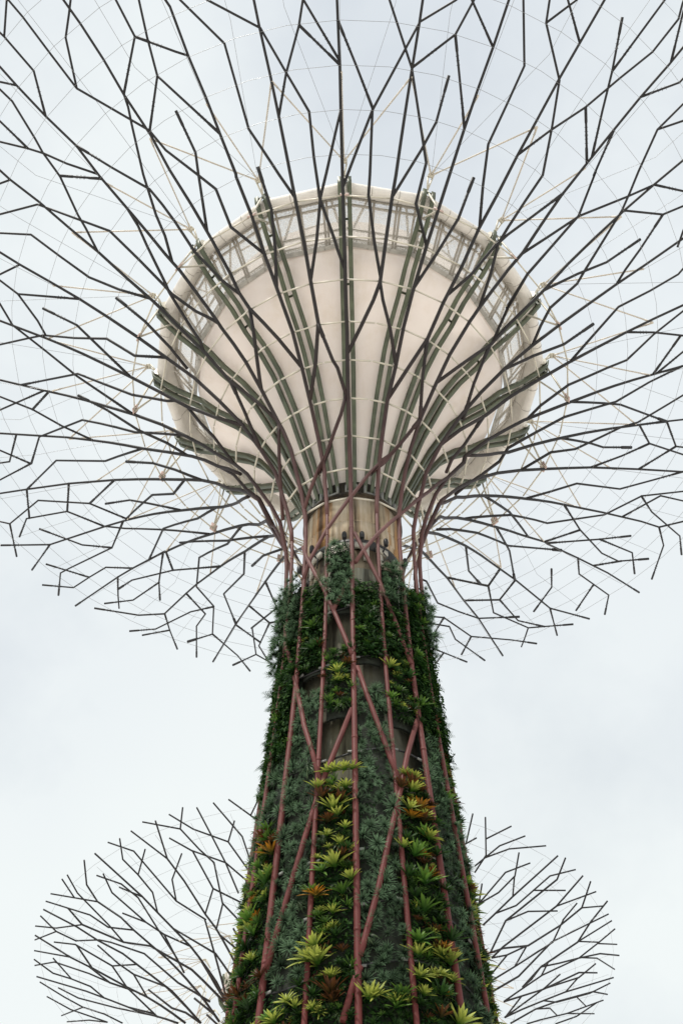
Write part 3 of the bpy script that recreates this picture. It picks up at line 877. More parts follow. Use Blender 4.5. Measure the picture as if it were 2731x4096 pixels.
def steel_tree(root, data, detail=True, core_r=.2, fins=True):
    # trunk tubes
    for k in range(-7, 9):
        mb = MB(); az = TUBE_AZ[k]
        hs = [h*S for h in np.arange(0 if not detail else -.2, 3.31, .1)]
        th_ = .97 if k % 2 == 0 else .78
        pts = [P(az, h) if h >= 0 else P(az, h, srad(0)-h*.07) for h in hs]
        mb.tube(pts, [tube_rad(p, True)*th_ for p in pts], 12)
        # welded sleeves
        for h in (1.45, 2.05, 2.62, 3.12):
            h = h*S+random.uniform(-.5, .5); p = P(az, h); q = P(az, h+.10); mb.tube([p, q], tube_rad(p, True)*th_*1.07, 12)
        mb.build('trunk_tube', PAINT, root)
    # limbs that carry the trunk tubes on round the flare where the photo shows none of them
    for k in ((8,) if detail else range(-7, 9)):
        mb = MB(); az = TUBE_AZ[k]; e = 4.39 if not detail else 4.8
        pts = [P(az, h*S) for h in (3.24, 3.4, 3.55, 3.7, 3.85, 4.0, 4.12, 4.24, 4.33, e)]
        mb.tube(pts, [tube_rad(p, True) for p in pts], 8); mb.build('limb', PAINT, root)
    canopy(root, data, 1.0 if detail else 1.25, fins)
    # cream ring tubes round the flare
    for r, h in ((.27, 3.32), (.306, 3.47), (.355, 3.63), (.434, 3.79), (.525, 3.95), (.637, 4.08), (.762, 4.225), (.91, 4.33), (1.056, 4.42)):
        mb = MB(); n = 16 if r < .4 else 32
        ring_segments(mb, (r-.004)*S, (h+.004)*S, .0042*S if r < .6 else .0037*S, n, -.9)
        mb.build('ring_tube', CREAMTUBE, root)
    # thin cable net
    for i in range(8):
        r = (1.203+.1605*i)*S; mb = MB()
        mb.tube([P(360*j/48-.5, sh(r)-.06, r) for j in range(49)], .009, 4, False)
        mb.build('cable_ring', CABLE, root)
    for j in range(48):
        mb = MB(); az = j*7.5-.5
        if j % 3 == 0: mb.tube([P(az, 4.86*S, 1.05*S), P(az, sh(1.5*S)-.03, 1.5*S), P(az, sh(2.3*S)-.03, 2.3*S)], .0085, 4, False)
        else:
            k = round(az/22.5)*22.5-.5
            mb.tube([P(k, 4.86*S, 1.05*S), P(az, sh(1.75*S), 1.75*S), P(az, sh(2.3*S), 2.3*S)], .0085, 4, False)
        mb.build('radial_cable', CABLE, root)

near = tag(empty('supertree', (0, 2.7603*S, 1.6)), 'nearest steel tower tree with planted trunk, cream pod and wide dark branching canopy', 'tower')
near_data = parse(NEAR)
steel_tree(near, near_data)
far = tag(empty('supertree', (-.27*S, 8.4*S, 1.6-.3*S)), 'farther steel tower tree whose lower canopy shows on both sides behind the planted trunk', 'tower')
steel_tree(far, parse(FAR), detail=False, fins=False)

# stay rods, brackets and plates at the pod's sixteen corners
for tree in (near, far):
    for k in range(16):
        az = k*22.5-.53
        node = P(az, 4.86*S, 1.045*S)
        mb = MB(); t = P(az+90, 0, 1)
        out_ = P(az, 0, 1)
        mb.box(node, t*.13, out_*.10, Vector((0, 0, .02))); mb.tube([node-out_*.1+t*.1, node-out_*.45-Vector((0, 0, .5))], .04, 6); mb.tube([node-out_*.1-t*.1, node-out_*.45-Vector((0, 0, .5))], .04, 6)
        mb.build('bracket', CREAMTUBE, tree)
        for d in (-11.25, 0, 11.25):
            tip = P(az+d, sh(1.5*S)-.03, 1.5*S); mb = MB(); v = (tip-node).normalized()
            mb.tube([node+v*.12, tip-v*.25], .032, 6); mb.tube([node+v*.1, node+v*.35], .042, 6); mb.tube([tip-v*.4, tip], .042, 6)
            mb.build('stay_rod', ROD, tree)
        plate = P(az, 4.42*S, 1.056*S); b0 = P(az, 4.71*S, .985*S); b1_ = P(az, 4.63*S, .93*S)
        mb = MB(); mb.tube([node-out_*.5-Vector((0, 0, .45)), plate], .045, 6); mb.tube([b1_, plate], .045, 6); mb.build('strut', CREAMTUBE, tree)
        mb = MB(); mb.box(plate+(b0-plate).normalized()*.16, t*.17, out_*.03, (b0-plate).normalized()*.2); mb.build('plate', PINKPLATE, tree)

# ------------------------------------------------------------------ core, collar, pod
def core(tree, detail):
    mb = MB(); lo = -.2*S if detail else 0
    mb.lathe([(.30*S, lo), (.262*S, 1.2*S), (.225*S, 2.0*S), (.205*S, 2.6*S), (.185*S, 3.0*S)], 64)
    for h in (1.35, 1.62, 1.9, 2.15, 2.42, 2.66): mb.lathe([(srad(h*S)*.735+.01, h*S), (srad(h*S)*.735+.03, h*S+.02), (srad(h*S)*.735+.01, h*S+.04)], 64, False)
    mb.build('concrete_core', CORE, tree)
    mb = MB(); mb.lathe([(.172*S, 2.7*S), (.172*S, 3.19*S)], 64); mb.build('upper_core', UPCORE, tree)
    mb = MB(); mb.lathe([(.186*S, 3.165*S), (.1875*S, 3.20*S), (.192*S, 3.203*S), (.192*S, 3.272*S), (.1895*S, 3.275*S), (.1895*S, 3.28*S), (.192*S, 3.283*S), (.192*S, 3.43*S)], 72); mb.build('collar', COLLAR, tree)
    mb = MB(); mb.lathe([(.165*S, 3.43*S), (.205*S, 3.432*S), (.205*S, 3.445*S), (.168*S, 3.447*S), (.168*S, 3.62*S)], 72); mb.build('collar_top', SHADECON, tree)
    mb = MB(); mb.lathe([(.172*S, 3.13*S), (.189*S, 3.15*S), (.189*S, 3.166*S), (.16*S, 3.168*S)], 64); mb.build('dark_ring', DARK, tree)
    if detail:
        for az in (-32, -14, 16, 34, -62, 62, 120, -120):
            mb = MB(); t = P(az+90, 0, 1); o_ = P(az, 0, 1); wd = .10 if az not in (-14,) else .35
            mb.box(P(az, 3.10*S, .181*S), t*wd, o_*.04, Vector((0, 0, .42)))
            for z in (-.25, 0, .25): mb.tube([P(az, 3.10*S+z, .181*S)+o_*.03, P(az, 3.10*S+z, .181*S)+o_*.07], .035, 6)
            mb.build('bolt_plate', WHITE, tree)
SHADECON = concrete_mat('shaded_stained_concrete', ((.030, .028, .020), (.075, .06, .04)), 12, (.6, .45, .28))  # stained concrete, base darkened to paint in the recess shade under the bowl
BEAM_PROF = [(.176, 3.46), (.19, 3.52), (.236, 3.665), (.285, 3.79), (.345, 3.945), (.403, 4.06), (.47, 4.187), (.55, 4.285), (.65, 4.37), (.74, 4.475), (.87, 4.575), (.95, 4.655), (1.0, 4.715), (1.012, 4.76)]
MEM_PROF = [(.183, 3.545), (.236, 3.715), (.285, 3.84), (.345, 3.99), (.403, 4.105), (.47, 4.23), (.55, 4.33), (.65, 4.425), (.71, 4.495), (.742, 4.55), (.758, 4.60)]
def pod(tree, k_=1.0):
    root = MB(); root.lathe([(.73*S, 4.93*S), (.4*S, 5.0*S), (.02*S, 5.03*S)], 32, False)   # unseen roof, its fabric and width chosen to spread light over the membrane
    pd = root.build('pod', MEMB, tree)
    def sag(az0, f, prof, inset=0):
        rows = []
        for i, (r, h) in enumerate(prof):
            row = []
            for j in range(9):
                u = j/8; a = az0+22.5*u; chord = math.cos(R(11.25))/math.cos(R((u-.5)*22.5))
                rr = r*(1-f*.6*(1-chord)) if f else r*chord
                row.append(P(a, h*S, rr*S))
            rows.append(row)
        return rows
    for k in range(16):
        az = k*22.5-.53; t = P(az+90, 0, 1); o_ = P(az, 0, 1)
        # twin beam
        mb = MB()
        for sgn in (-1, 1):
            rows = []
            for i, (r, h) in enumerate(BEAM_PROF):
                q = BEAM_PROF[min(i+1, len(BEAM_PROF)-1)]; p_ = BEAM_PROF[max(i-1, 0)]
                tg = Vector((q[0]-p_[0], 0, q[1]-p_[1])).normalized(); nrm = Vector((-tg.z, 0, tg.x))   # up/inward normal in the r,h plane
                nn = o_*nrm.x+Vector((0, 0, nrm.z))
                sp = float(np.interp(r, [.18, .4, 1.0], [.0145, .0195, .021]))*S; wd = float(np.interp(r, [.18, .4, 1.0], [.0076, .0098, .0100]))*S
                c = P(az, h*S, r*S)+t*sgn*sp
                dp = .05*S*.5
                rows.append([c-t*wd, c+t*wd, c+t*wd+nn*.05, c+t*wd*.3+nn*.06, c+t*wd*.3+nn*dp, c-t*wd*.3+nn*dp, c-t*wd*.3+nn*.06, c-t*wd+nn*.05])
            mb.strip(rows, True)
            b = len(mb.v); mb.f.append(tuple(range(b-8, b))); mb.f.append(tuple(range(b-8*len(rows)+7, b-8*len(rows)-1, -1)))
        for r, h in (BEAM_PROF[8], BEAM_PROF[10], BEAM_PROF[12]):
            mb.box(P(az, h*S+.34, r*S), t*.021*S, o_*.04, Vector((0, 0, .03)))
        mb.build('beam', BEAM, pd)
        # foot lug at the collar
        mb = MB(); mb.box(P(az, 3.455*S, .187*S), t*.2, o_*.10, Vector((0, 0, .10))); mb.box(P(az, 3.475*S, .194*S)+t*.2, t*.03, o_*.08, Vector((0, 0, .2))); mb.box(P(az, 3.475*S, .194*S)-t*.2, t*.03, o_*.08, Vector((0, 0, .2))); mb.build('beam_lug', GREYM, pd)
        mb = MB(); mb.strip(sag(az, .5, MEM_PROF)); mb.build('membrane_panel', MEMB, pd)
        # grey fascia band between membrane and deck
        A, B = az, az+22.5
        mb = MB()
        def chordpt(u, r, h):
            p_ = P(A, h*S, r*S).lerp(P(B, h*S, r*S), u); return p_
        mb.strip([[chordpt(j/6, .762, 4.565) for j in range(7)], [chordpt(j/6, .777, 4.575) for j in range(7)], [chordpt(j/6, .779, 4.60) for j in range(7)]])
        for j in range(1, 3): mb.bar(chordpt(j/3, .762, 4.562), chordpt(j/3, .777, 4.572), t*.012, Vector((0, 0, .012)))
        mb.build('fascia_band', BAND, pd)
        # mesh deck
        mb = MB(); D0, D1 = (.777, 4.582), (.905, 4.805)
        mb.strip([[chordpt(j/6, *D0) for j in range(7)], [chordpt(j/6, *D1) for j in range(7)]]); mb.build('mesh_deck', MESHM, pd, False)
        mb = MB()
        def dp_(u, v, dz=.06): return chordpt(u, D0[0]+(D1[0]-D0[0])*v, D0[1]+(D1[1]-D0[1])*v)+Vector((0, 0, dz))
        def rail(a, b, wd=.05, ht=.05, dz=.07):
            p_, q_ = dp_(*a, dz), dp_(*b, dz); d_ = (q_-p_).normalized(); wv = d_.cross(Vector((0, 0, 1))).normalized()
            mb.bar(p_, q_, wv*wd, Vector((0, 0, ht)))
        for v in (.05, .26, .80, .95): rail((.01, v), (.99, v), .045, .05)
        for u in (.05, .345, .39, .70, .745, .95): rail((u, 0), (u, 1), .045, .06, .02)
        rv = random.Random(k*5+1)
        rail((.05, rv.uniform(0, .4)), (rv.uniform(.2, .33), .95), .05, .05, .3)
        if rv.random() < .5: rail((.39, rv.uniform(.3, .6)), (.70, rv.uniform(.3, .6)), .03, .04, .3)
        if k % 3 == 1: rail((.40, .9), (.69, .2), .035, .035, .32); rail((.40, .2), (.69, .9), .035, .035, .36)
        rail((.95, rv.uniform(0, .4)), (rv.uniform(.77, .88), .95), .05, .05, .3)
        mb.build('deck_frame', FRAME, pd)
        # fabric ceiling of the outer deck and the rolled edge, one skin
        mb = MB()
        prof = [(.903, 4.81), (.915, 4.795), (.926, 4.775), (.936, 4.755)]+[(.957+.031*math.cos(a_), 4.752+.034*math.sin(a_)) for a_ in np.linspace(-2.3, 2.3, 14)]
        mb.strip([[chordpt(j/8, r_, h_) for j in range(9)] for r_, h_ in prof])
        mb.build('edge_roll', ROLL, pd)
        for j in (1, 2):
            mb = MB(); mb.tube([chordpt(j/3, r_+.0005, h_-.0012) for r_, h_ in prof[:12]], .012, 4); mb.build('roll_seam', BAND, pd)
        # end cheek of the beam
        for sgn in (-1, 1):
            mb = MB(); c = P(az, 4.752*S, .965*S)+t*sgn*.030*S
            mb.tube([c-t*.02, c+t*.02], .033*S, 14); mb.build('cheek_plate', CREAMTUBE, pd)
    if k_ != 1: pd.scale = (k_, k_, 1)
    return pd
core(near, True); core(far, False)
pod(near); pod(far, .88)

# floodlights round the collar, hoop pipes round the trunk
for az in (-47, -8.5, 9.5, 36, 70, -78, 120, -120, 165):
    mb = MB(); o_ = P(az, 0, 1); t = P(az+90, 0, 1); c = P(az, 3.155*S, .215*S)
    mb.tube([c-Vector((0, 0, .16)), c+Vector((0, 0, .02)), c+Vector((0, 0, .14)), c+Vector((0, 0, .20))], [.075, .09, .08, .045], 10)
    mb.tube([c-Vector((0, 0, .16)), c-Vector((0, 0, .3))-o_*.2], .03, 6); mb.tube([c-Vector((0, 0, .3))-o_*.2, c-Vector((0, 0, .55))-o_*.15+t*.15, c-Vector((0, 0, .8))-o_*.25], .022, 6)
    l = mb.build('floodlight', DARK, near)
    mb = MB(); mb.box(c-Vector((0, 0, .25))-o_*.25, t*.22, o_*.06, Vector((0, 0, .12))); mb.build('junction_box', WHITE, l)
for h in (1.36, 1.53, 1.70, 2.05, 2.46, 2.72):
    mb = MB(); r = srad(h*S)-.13
    mb.tube([P(a, h*S+.25*math.sin(R(a*3)), r) for a in range(0, 361, 5)], .028, 6, False); mb.build('hoop_pipe', DARK, near)
    for k in range(-3, 4):
        mb = MB(); az = TUBE_AZ[k]; t = P(az+90, 0, 1); o_ = P(az, 0, 1); c = P(az, h*S+.25*math.sin(R(az*3)))
        mb.box(c-o_*.09, t*.19, o_*.02, Vector((0, 0, .03)))
        mb.build('pipe_clip', GREYM, near)

# ------------------------------------------------------------------ planting
BASE = near.location.copy()
def blade(mb, d, out, L, wd, seg, droop, fold=0.0, taper=.25, twist=0):
    """one leaf starting at the origin along d, bending towards out and drooping"""
    p = Vector((0, 0, 0)); side = d.cross(Vector((0, 0, 1)))
    if side.length < 1e-3: side = Vector((1, 0, 0))
    side.normalize(); b = len(mb.v); cols = 3 if fold else 2
    for i in range(seg+1):
        u = i/seg; ww = wd*(taper+(1-taper)*math.sin(min(1, u*1.6+.15)*math.pi*.5))*(1 if u < .55 else max(.0, 1-((u-.55)/.45)**1.8))
        if i == seg: ww = wd*.04
        n = side.cross(d).normalized()
        if cols == 3: row = [p-side*ww, p-n*ww*fold, p+side*ww]
        else: row = [p-side*ww, p+side*ww]
        mb.v += row; mb.a += [u]*cols
        d = (d+out*droop/seg).normalized(); p = p+d*(L/seg)
    for i in range(seg):
        for j in range(cols-1):
            a = b+i*cols+j; mb.f.append((a, a+1, a+1+cols, a+cols))
def bromeliad_mesh(seed, m, n=15, L=.42, wd=.04, droop=1.2):
    rnd = random.Random(seed); mb = MB(); mb.a = []
    for i in range(n):
        t = i/n; a = i*2.399+rnd.uniform(-.2, .2); el = R(86-48*t**.9+rnd.uniform(-9, 9))
        o_ = Vector((math.cos(a), math.sin(a), 0)); d = o_*math.cos(el)+Vector((0, 0, math.sin(el)))
        blade(mb, d, (o_-Vector((0, 0, .75))).normalized(), L*(.62+.45*t)*rnd.uniform(.85, 1.1), wd*rnd.uniform(.8, 1.15), 6, droop*(.45+.6*t)*rnd.uniform(.8, 1.2), .55, .55)
    return mb.mesh('bromeliad', m)
def airplant_mesh(seed, m, n=46, L=.15, wd=.0075, droop=.5):
    rnd = random.Random(seed); mb = MB(); mb.a = []
    for i in range(n):
        a = i*2.399+rnd.uniform(-.3, .3); el = math.asin(1-1.15*(i+.5)/n) if (1-1.15*(i+.5)/n) > -1 else -1
        o_ = Vector((math.cos(a), math.sin(a), 0)); d = o_*math.cos(el)+Vector((0, 0, math.sin(el)))
        blade(mb, d, (o_-Vector((0, 0, .6))).normalized(), L*rnd.uniform(.65, 1.15), wd, 3, droop*rnd.uniform(.3, 1.5), 0, .6)
    return mb.mesh('air_plant', m)
def grass_mesh(seed, m, n=40, L=.5):
    rnd = random.Random(seed); mb = MB(); mb.a = []
    for i in range(n):
        a = rnd.uniform(0, 6.283); el = R(rnd.uniform(15, 80)); o_ = Vector((math.cos(a), math.sin(a), 0)); d = o_*math.cos(el)+Vector((0, 0, math.sin(el)))
        blade(mb, d, Vector((o_.x*.5, o_.y*.5, -1)).normalized(), L*rnd.uniform(.6, 1.1), .009, 6, rnd.uniform(1.6, 3.0), 0, .6)
    return mb.mesh('spider_plant', m)
def fern_mesh(seed, m, n=11, L=.45):
    rnd = random.Random(seed); mb = MB(); mb.a = []
    for i in range(n):
        a = i*2.399; el = R(rnd.uniform(15, 75)); o_ = Vector((math.cos(a), math.sin(a), 0)); d = o_*math.cos(el)+Vector((0, 0, math.sin(el)))
        p = Vector((0, 0, 0)); LL = L*rnd.uniform(.7, 1.1)
        blade(mb, d, (o_*.3-Vector((0, 0, 1))).normalized(), LL*.95, .007, 8, 1.05, 0, .8)
        for s_ in range(9):
            d = (d+(o_*.3-Vector((0, 0, 1)))*.12).normalized(); p = p+d*LL/9; side = d.cross(Vector((0, 0, 1))).normalized()
            for sg in (-1, 1):
                l = LL*.30*(1-s_/10); b = len(mb.v); e = p+(side*sg+d*.5).normalized()*l
                q = d*l*.16
                mb.v += [p-q*.3, p+(e-p)*.5-q, e, p+(e-p)*.5+q]; mb.a += [s_/9, s_/9, 1, s_/9]; mb.f.append((b, b+1, b+2, b+3))
    return mb.mesh('fern', m)
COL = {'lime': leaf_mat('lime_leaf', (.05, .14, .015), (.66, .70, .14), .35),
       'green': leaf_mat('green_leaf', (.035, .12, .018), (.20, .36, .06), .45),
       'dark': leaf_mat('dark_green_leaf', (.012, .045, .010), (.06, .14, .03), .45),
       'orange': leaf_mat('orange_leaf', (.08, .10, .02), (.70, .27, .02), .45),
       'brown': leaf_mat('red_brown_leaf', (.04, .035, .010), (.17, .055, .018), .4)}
AIRM = leaf_mat('silver_green_needles', (.004, .017, .006), (.27, .44, .25), .55, .7, .25, .12)  # blackened bases and brightened tips paint in the tufts' dark gaps and highlights
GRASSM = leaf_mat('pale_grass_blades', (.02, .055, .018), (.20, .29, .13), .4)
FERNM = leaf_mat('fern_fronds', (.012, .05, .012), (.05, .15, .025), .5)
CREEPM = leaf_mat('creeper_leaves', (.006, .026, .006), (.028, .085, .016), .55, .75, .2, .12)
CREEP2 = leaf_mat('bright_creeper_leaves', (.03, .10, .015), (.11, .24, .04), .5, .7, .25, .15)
BROM = {c: [bromeliad_mesh(i*7+len(c), COL[c], (18, 21, 16)[i], (.46, .42, .52)[i], (.034, .028, .040)[i], (.75, 1.2, .55)[i]) for i in range(3)] for c in COL}
AIR = [airplant_mesh(i, AIRM, (64, 74, 56)[i], (.18, .15, .215)[i], (.0064, .0058, .0068)[i]) for i in range(3)]
GRS = [grass_mesh(i, GRASSM) for i in range(2)]
FRN = [fern_mesh(i, FERNM) for i in range(3)]

STRIPS = {-5: [('f', 2.93, 2.0), ('b', 2.0, 1.2)], -4: [('t', 2.99, 2.6), ('f', 2.6, 2.05), ('t', 2.05, 1.75), ('b', 1.75, 1.2)],
          -3: [('t', 2.96, 2.62), ('f', 2.62, 2.12), ('t', 2.12, 1.86), ('b', 1.86, 1.2)],
          -2: [('f', 2.86, 2.44), ('t', 2.34, 1.32), ('b', 1.32, 1.2)],
          -1: [('t', 3.05, 2.71), ('b', 2.50, 2.22), ('b', 1.94, 1.2)],
          0: [('f', 2.83, 2.46), ('t', 2.34, 1.30), ('b', 1.30, 1.2)],
          1: [('t', 2.97, 2.72), ('f', 2.72, 2.5), ('b', 2.48, 2.20), ('b', 1.95, 1.2)],
          2: [('f', 2.9, 2.2), ('t', 2.2, 1.2)],
          3: [('t', 2.97, 2.66), ('f', 2.66, 2.2), ('b', 2.2, 1.95), ('t', 1.95, 1.75), ('b', 1.75, 1.2)], 4: [('f', 2.93, 2.0), ('b', 2.0, 1.2)]}
WHERE = {-1: 'the strip left of the centre tube', 0: 'the strip right of the centre tube', 1: 'the second strip right of the centre tube', -2: 'the second strip left of the centre tube',
         2: 'the third strip right of centre', -3: 'the third strip left of centre', 3: "the trunk's right edge strip", -4: "the trunk's left edge strip", 4: "the trunk's far right side", -5: "the trunk's far left side"}
ORD = 'lowest second third fourth fifth sixth seventh eighth ninth tenth eleventh twelfth thirteenth fourteenth fifteenth sixteenth seventeenth eighteenth nineteenth twentieth'.split()
def place(me, name, az, h, scale, tilt, rnd, sink=.05):
    o = bpy.data.objects.new(name, me); C.objects.link(o)
    o_ = P(az, 0, 1); d = (o_*math.cos(tilt)+Vector((0, 0, math.sin(tilt)))+P(az+90, 0, 1)*rnd.uniform(-.25, .25)).normalized()
    q = d.to_track_quat('Z', 'Y') @ Matrix.Rotation(rnd.uniform(0, 6.283), 3, 'Z').to_quaternion()
    o.rotation_mode = 'QUATERNION'; o.rotation_quaternion = q; o.scale = (scale,)*3
    o.location = BASE+P(az, h, srad(h)-sink); return o
def gap_az(k): return TUBE_AZ[k], TUBE_AZ[k+1] if k+1 in TUBE_AZ else TUBE_AZ[k]+22.5
class Bag:
    """collects copies of small plants that are too many to be things of their own"""
    def __init__(s): s.v = []; s.f = []; s.a = []
    def add(s, me, mat4):
        n = len(me.vertices); co_ = np.empty(n*3); me.vertices.foreach_get('co', co_); co_ = co_.reshape(-1, 3)
        M = np.array(mat4); co_ = co_ @ M[:3, :3].T+M[:3, 3]
        b = len(s.v); s.v += co_.tolist(); a = np.empty(n); me.attributes['along'].data.foreach_get('value', a); s.a += a.tolist()
        s.f += [tuple(b+i for i in p.vertices) for p in me.polygons]
    def build(s, name, m, label, cat):
        me = bpy.data.meshes.new(name); me.from_pydata(s.v, [], s.f); at = me.attributes.new('along', 'FLOAT', 'POINT'); at.data.foreach_set('value', s.a)
        me.materials.append(m); o = bpy.data.objects.new(name, me); C.objects.link(o); return tag(o, label, cat, kind='stuff')
airs, broms, ferns, grasses = [], [], [], []
rnd = random.Random(5)
creep, creep2 = MB(), MB(); creep.a = []; creep2.a = []
def leaf(mb, p, nrm, upv, L, wd):
    side = nrm.cross(upv).normalized(); b = len(mb.v)
    mb.v += [p, p+upv*L*.45+side*wd+nrm*L*.05, p+upv*L-nrm*L*.12, p+upv*L*.45-side*wd+nrm*L*.05]; mb.a += [0, .5, 1, .5]; mb.f += [(b, b+1, b+2, b+3)]
def scatter_leaves(mb, k, h0, h1, dens, size, bulge):
    a0, a1 = gap_az(k); m_ = 1.6
    area = R(a1-a0)*srad((h0+h1)/2*S)*(h0-h1)*S
    for i in range(int(area*dens)):
        az = rnd.uniform(a0+m_, a1-m_); h = rnd.uniform(h1, h0)*S; o_ = P(az, 0, 1); t = P(az+90, 0, 1)
        cl = math.sin(az*1.9+h*2.3)*math.sin(h*3.1-az*.7)
        p = BASE+P(az, h, srad(h)-.10+bulge*rnd.random()*(.55+.45*cl))
        nrm = (o_+Vector((0, 0, .5))+t*rnd.uniform(-.9, .9)+Vector((0, 0, rnd.uniform(-.5, .6)))).normalized()
        upv = (Vector((rnd.gauss(0, 1), rnd.gauss(0, 1), rnd.gauss(-.35, .8)))).normalized(); upv = (upv-nrm*upv.dot(nrm)).normalized()
        L = size*rnd.uniform(.6, 1.3); leaf(mb, p, nrm, upv, L, L*.24)
for k, secs in STRIPS.items():
    a0, a1 = gap_az(k)
    for typ, h0, h1 in secs:
        hm = (h0+h1)/2*S; wdt = R(a1-a0)*srad(hm); az_of = lambda s_: a0+(a1-a0)*s_
        # felt backing of the planted panel
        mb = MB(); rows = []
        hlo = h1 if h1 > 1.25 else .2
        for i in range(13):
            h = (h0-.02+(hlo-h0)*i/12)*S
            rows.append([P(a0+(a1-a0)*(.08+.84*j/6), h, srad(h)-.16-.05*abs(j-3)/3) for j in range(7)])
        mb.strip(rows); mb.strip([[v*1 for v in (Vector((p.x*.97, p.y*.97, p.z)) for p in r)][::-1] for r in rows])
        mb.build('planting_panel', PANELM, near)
        edge = abs(k) >= 4 or k == -5
        if hlo < 1: scatter_leaves(creep, k, 1.2, .25, 60, .16, .25)
        if typ == 't':
            sp = (.215 if not edge else .26) if h0 < 2.6 else .19
            scatter_leaves(creep, k, h0, h1, 50, .09, .04) if h0 < 2.6 else scatter_leaves(creep, k, h0, h1, 420, .12, .30)
            nr = int((h0-h1)*S/sp); nc = max(1, int(wdt*.88/sp))
            for i in range(nr):
                for j in range(nc):
                    u = (j+.5+rnd.uniform(-.42, .42))/nc; az = az_of(.03+.94*u); h = (h0*S-(i+.5+rnd.uniform(-.45, .45))*sp)
                    if rnd.random() < .10 or math.sin(az*.9+h*1.7)*math.sin(h*2.1-az*.4) < -.72: continue
                    airs.append((k, az, h, rnd.uniform(.65, 1.5), R(rnd.uniform(0, 50)), rnd.randrange(3), (h0, h1)))
            for i in range(int((h0-h1)*S*(.25 if abs(k+.5) < 3 else 1.6))): grasses.append((k, az_of(rnd.uniform(.1, .9)), rnd.uniform(h1, h0)*S, rnd.uniform(.5, .9)))
        elif typ == 'f':
            scatter_leaves(creep, k, h0, h1, 480 if not edge else 300, .15, .32 if not edge else .18)
            scatter_leaves(creep2, k, h0, h1, 170, .17, .38 if not edge else .22)
            for i in range(int((h0-h1)*S*(.8 if not edge else 3.2))): grasses.append((k, az_of(rnd.uniform(.1, .9)), rnd.uniform(h1, h0)*S, rnd.uniform(.45, .9)))
            for i in range(int((h0-h1)*S*(1.4 if not edge else 1.6))): broms.append([k, az_of(rnd.uniform(.1, .9)), rnd.uniform(h1, h0)*S, rnd.choice(('dark', 'dark', 'green')), rnd.uniform(.55, 1.0), R(rnd.uniform(20, 60)), rnd.randrange(3)])
            for i in range(int((h0-h1)*S*wdt*(2.6 if not edge else 2.6))): ferns.append((k, az_of(rnd.uniform(.12, .88)), rnd.uniform(h1, h0)*S, rnd.uniform(.7, 1.25)))
        else:
            scatter_leaves(creep, k, h0, h1, 210 if not edge else 170, .13, .14 if not edge else .10)
            scatter_leaves(creep2, k, h0, h1, 30, .14, .18 if not edge else .12)
            sp = .34 if not edge else .38
            for i in range(int((h0-h1)*S*1.3)): grasses.append((k, az_of(rnd.uniform(.1, .9)), rnd.uniform(h1, h0)*S, rnd.uniform(.4, .75)))
            for i in range(int((h0-h1)*S*.8)): ferns.append((k, az_of(rnd.uniform(.1, .9)), rnd.uniform(h1, h0)*S, rnd.uniform(.5, .9)))
            nr = max(1, int((h0-h1)*S/sp)); nc = max(1, int(wdt*.9/sp))
            for i in range(nr):
                for j in range(nc):
                    u = (j+.5+rnd.uniform(-.55, .55))/nc; az = az_of(.02+.96*u); h = h0*S-(i+.5+rnd.uniform(-.6, .6))*sp
                    hh = h/S
                    if rnd.random() < .07: continue
                    wts = dict(lime=4.2, green=2.0, dark=2.0, orange=.55, brown=1.0)
                    if k in (1,): wts.update(orange=1.5, brown=2.2, lime=3.2)
                    if k in (-3, -4): wts.update(orange=.8, lime=2.6, dark=3)
                    if hh > 2.1: wts.update(lime=1.2, orange=.25, brown=1.4, dark=3)
                    c = rnd.choices(list(wts), list(wts.values()))[0]
                    broms.append([k, az, h, c, rnd.choice((rnd.uniform(.5, .85), rnd.uniform(.8, 1.15), rnd.uniform(1.0, 1.45)))*(.95 if c in ('lime', 'green') else .8)*(.85 if edge else 1)*(.72 if hh > 2.1 else 1), R(rnd.uniform(35, 72)), rnd.randrange(3)])
# the lime tufts that sit on top of the lower planted blocks
for k, u in ((-1, .3), (-1, .5), (-1, .75), (-1, .95), (1, .25), (1, .5)): 
    a0, a1 = gap_az(k); broms.append([k, a0+(a1-a0)*u, 1.965*S, 'lime', .95, R(70), 1])
creep.build('creeper_foliage', CREEPM); tag(bpy.data.objects['creeper_foliage'], 'dark green creeper leaves filling the planted panels of the trunk', 'foliage', kind='stuff')
creep2.build('creeper_foliage', CREEP2); tag(bpy.data.objects['creeper_foliage.001'], 'bright green creeper leaves spread over the planted panels of the trunk', 'foliage', kind='stuff')

# small strap-leaved seedlings between the rosettes: too many to count
seed = {c: Bag() for c in ('green', 'dark', 'lime', 'brown')}
for k, secs in STRIPS.items():
    a0, a1 = gap_az(k)
    for typ, h0, h1 in secs:
        if typ == 't': continue
        for i in range(int((h0-h1)*S*(17 if typ == 'b' else 7))):
            az = a0+(a1-a0)*rnd.uniform(.03, .97); h = rnd.uniform(h1, h0)*S; o_ = P(az, 0, 1); tl = R(rnd.uniform(10, 75))
            c = rnd.choices(('green', 'dark', 'lime', 'brown'), (3, 5, 1.3 if typ == 'b' else .2, 1))[0]
            d = (o_*math.cos(tl)+Vector((0, 0, math.sin(tl)))+P(az+90, 0, 1)*rnd.uniform(-.6, .6)).normalized()
            seed[c].add(BROM[c][rnd.randrange(3)], Matrix.Translation(BASE+P(az, h, srad(h)-rnd.uniform(.0, .16))) @ d.to_track_quat('Z', 'Y').to_matrix().to_4x4() @ Matrix.Rotation(rnd.uniform(0, 6), 4, 'Z') @ Matrix.Diagonal((s_ := rnd.uniform(.25, .6), s_, s_*rnd.uniform(.8, 1.5), 1)))
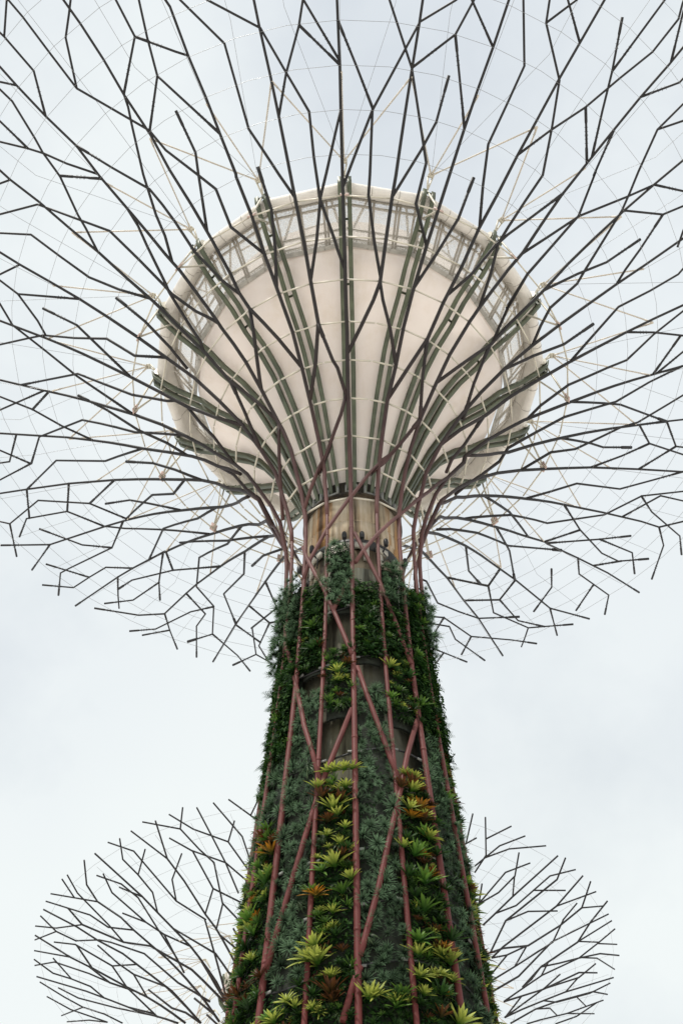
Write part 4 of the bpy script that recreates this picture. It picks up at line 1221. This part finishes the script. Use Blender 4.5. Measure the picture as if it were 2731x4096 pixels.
for c in seed: seed[c].build('bromeliad_seedlings', COL[c], 'small %s strap leaved seedlings scattered between the big rosettes on the trunk' % {'lime': 'lime yellow', 'green': 'mid green', 'dark': 'dark green', 'brown': 'red brown'}[c], 'seedlings')

# bromeliads: every one a thing, told apart by leaf colour, strip and count up the strip
LOOK = {'lime': 'lime yellow', 'green': 'mid green', 'dark': 'dark green', 'orange': 'orange tipped', 'brown': 'red brown'}
broms = [b for b in broms if b[2] >= 1.2*S]
broms.sort(key=lambda b: -b[4]*(1 if -3 <= b[0] <= 2 else .55)); broms = broms[:300]     # the ones that show largest
broms.sort(key=lambda b: b[2])
cnt = {}
for k, az, h, c, s_, tl, v in broms:
    if h < 1.2*S or sum(cnt.values()) >= 300: continue
    o = place(BROM[c][v], 'bromeliad', az, h, s_, tl, rnd, .16 if abs(k+.5) > 2.6 else -.04)
    n = cnt[(k, c)] = cnt.get((k, c), 0)+1
    nth = 'lowest' if n == 1 else (ORD[n-1] if n <= 20 else 'topmost')
    tag(o, '%s bromeliad, %s %s one%s in %s' % (LOOK[c], nth, c, '' if n == 1 or n > 20 else ' up', WHERE[k]), 'bromeliad', 'bromeliads planted on the trunk')
# air plants: the largest ones are things, the remainder one mass
airs.sort(key=lambda a: (abs(a[0]+.5) > 3, a[2]))
bag = Bag(); na = 0
for k, az, h, s_, tl, v, sec in airs:
    o_ = P(az, 0, 1)
    if na < 296 and abs(az) < 75:
        o = place(AIR[v], 'air_plant', az, h, s_, tl, rnd, .04+rnd.uniform(-.10, .10) if h < 2.6*S else -rnd.uniform(.03, .28)); na += 1
        zone = 'low' if h < 1.75*S else ('midway' if h < 2.4*S else 'high')
        tag(o, 'silver green air plant tuft, %s in %s' % (zone, WHERE[k]), 'air plant', 'air plants %s in %s' % (zone, WHERE[k]))
    else:
        d = (o_*math.cos(tl)+Vector((0, 0, math.sin(tl)))).normalized()
        bag.add(AIR[v], Matrix.Translation(BASE+P(az, h, srad(h)-(rnd.uniform(-.02, .12) if h < 2.6*S else -rnd.uniform(.03, .28)))) @ d.to_track_quat('Z', 'Y').to_matrix().to_4x4() @ Matrix.Rotation(rnd.uniform(0, 6), 4, 'Z') @ Matrix.Scale(s_, 4))
bag.build('air_plants', AIRM, 'mass of small silver green air plants higher up and round the sides of the trunk', 'air plants')
ferns.sort(key=lambda f: f[2]); fc = {}
for k, az, h, s_ in ferns:
    o = place(FRN[rnd.randrange(3)], 'fern', az, h, s_, R(rnd.uniform(10, 50)), rnd)
    n = fc[k] = fc.get(k, 0)+1
    tag(o, 'dark green fern, %s fern%s in %s' % (ORD[n-1] if n <= 20 else 'topmost', '' if n == 1 or n > 20 else ' up', WHERE[k]), 'fern', 'ferns planted on the trunk')
grasses.sort(key=lambda f: f[2]); gc = {}
for k, az, h, s_ in grasses:
    o = place(GRS[rnd.randrange(2)], 'spider_plant', az, h, s_, R(rnd.uniform(10, 40)), rnd)
    n = gc[k] = gc.get(k, 0)+1
    tag(o, 'pale arching spider plant, %s%s in %s' % (ORD[min(n, 20)-1], '' if n == 1 else ' one up', WHERE[k]), 'spider plant', 'spider plants on the trunk')
print('plants', len(broms), len(airs), na, len(ferns), len(grasses))
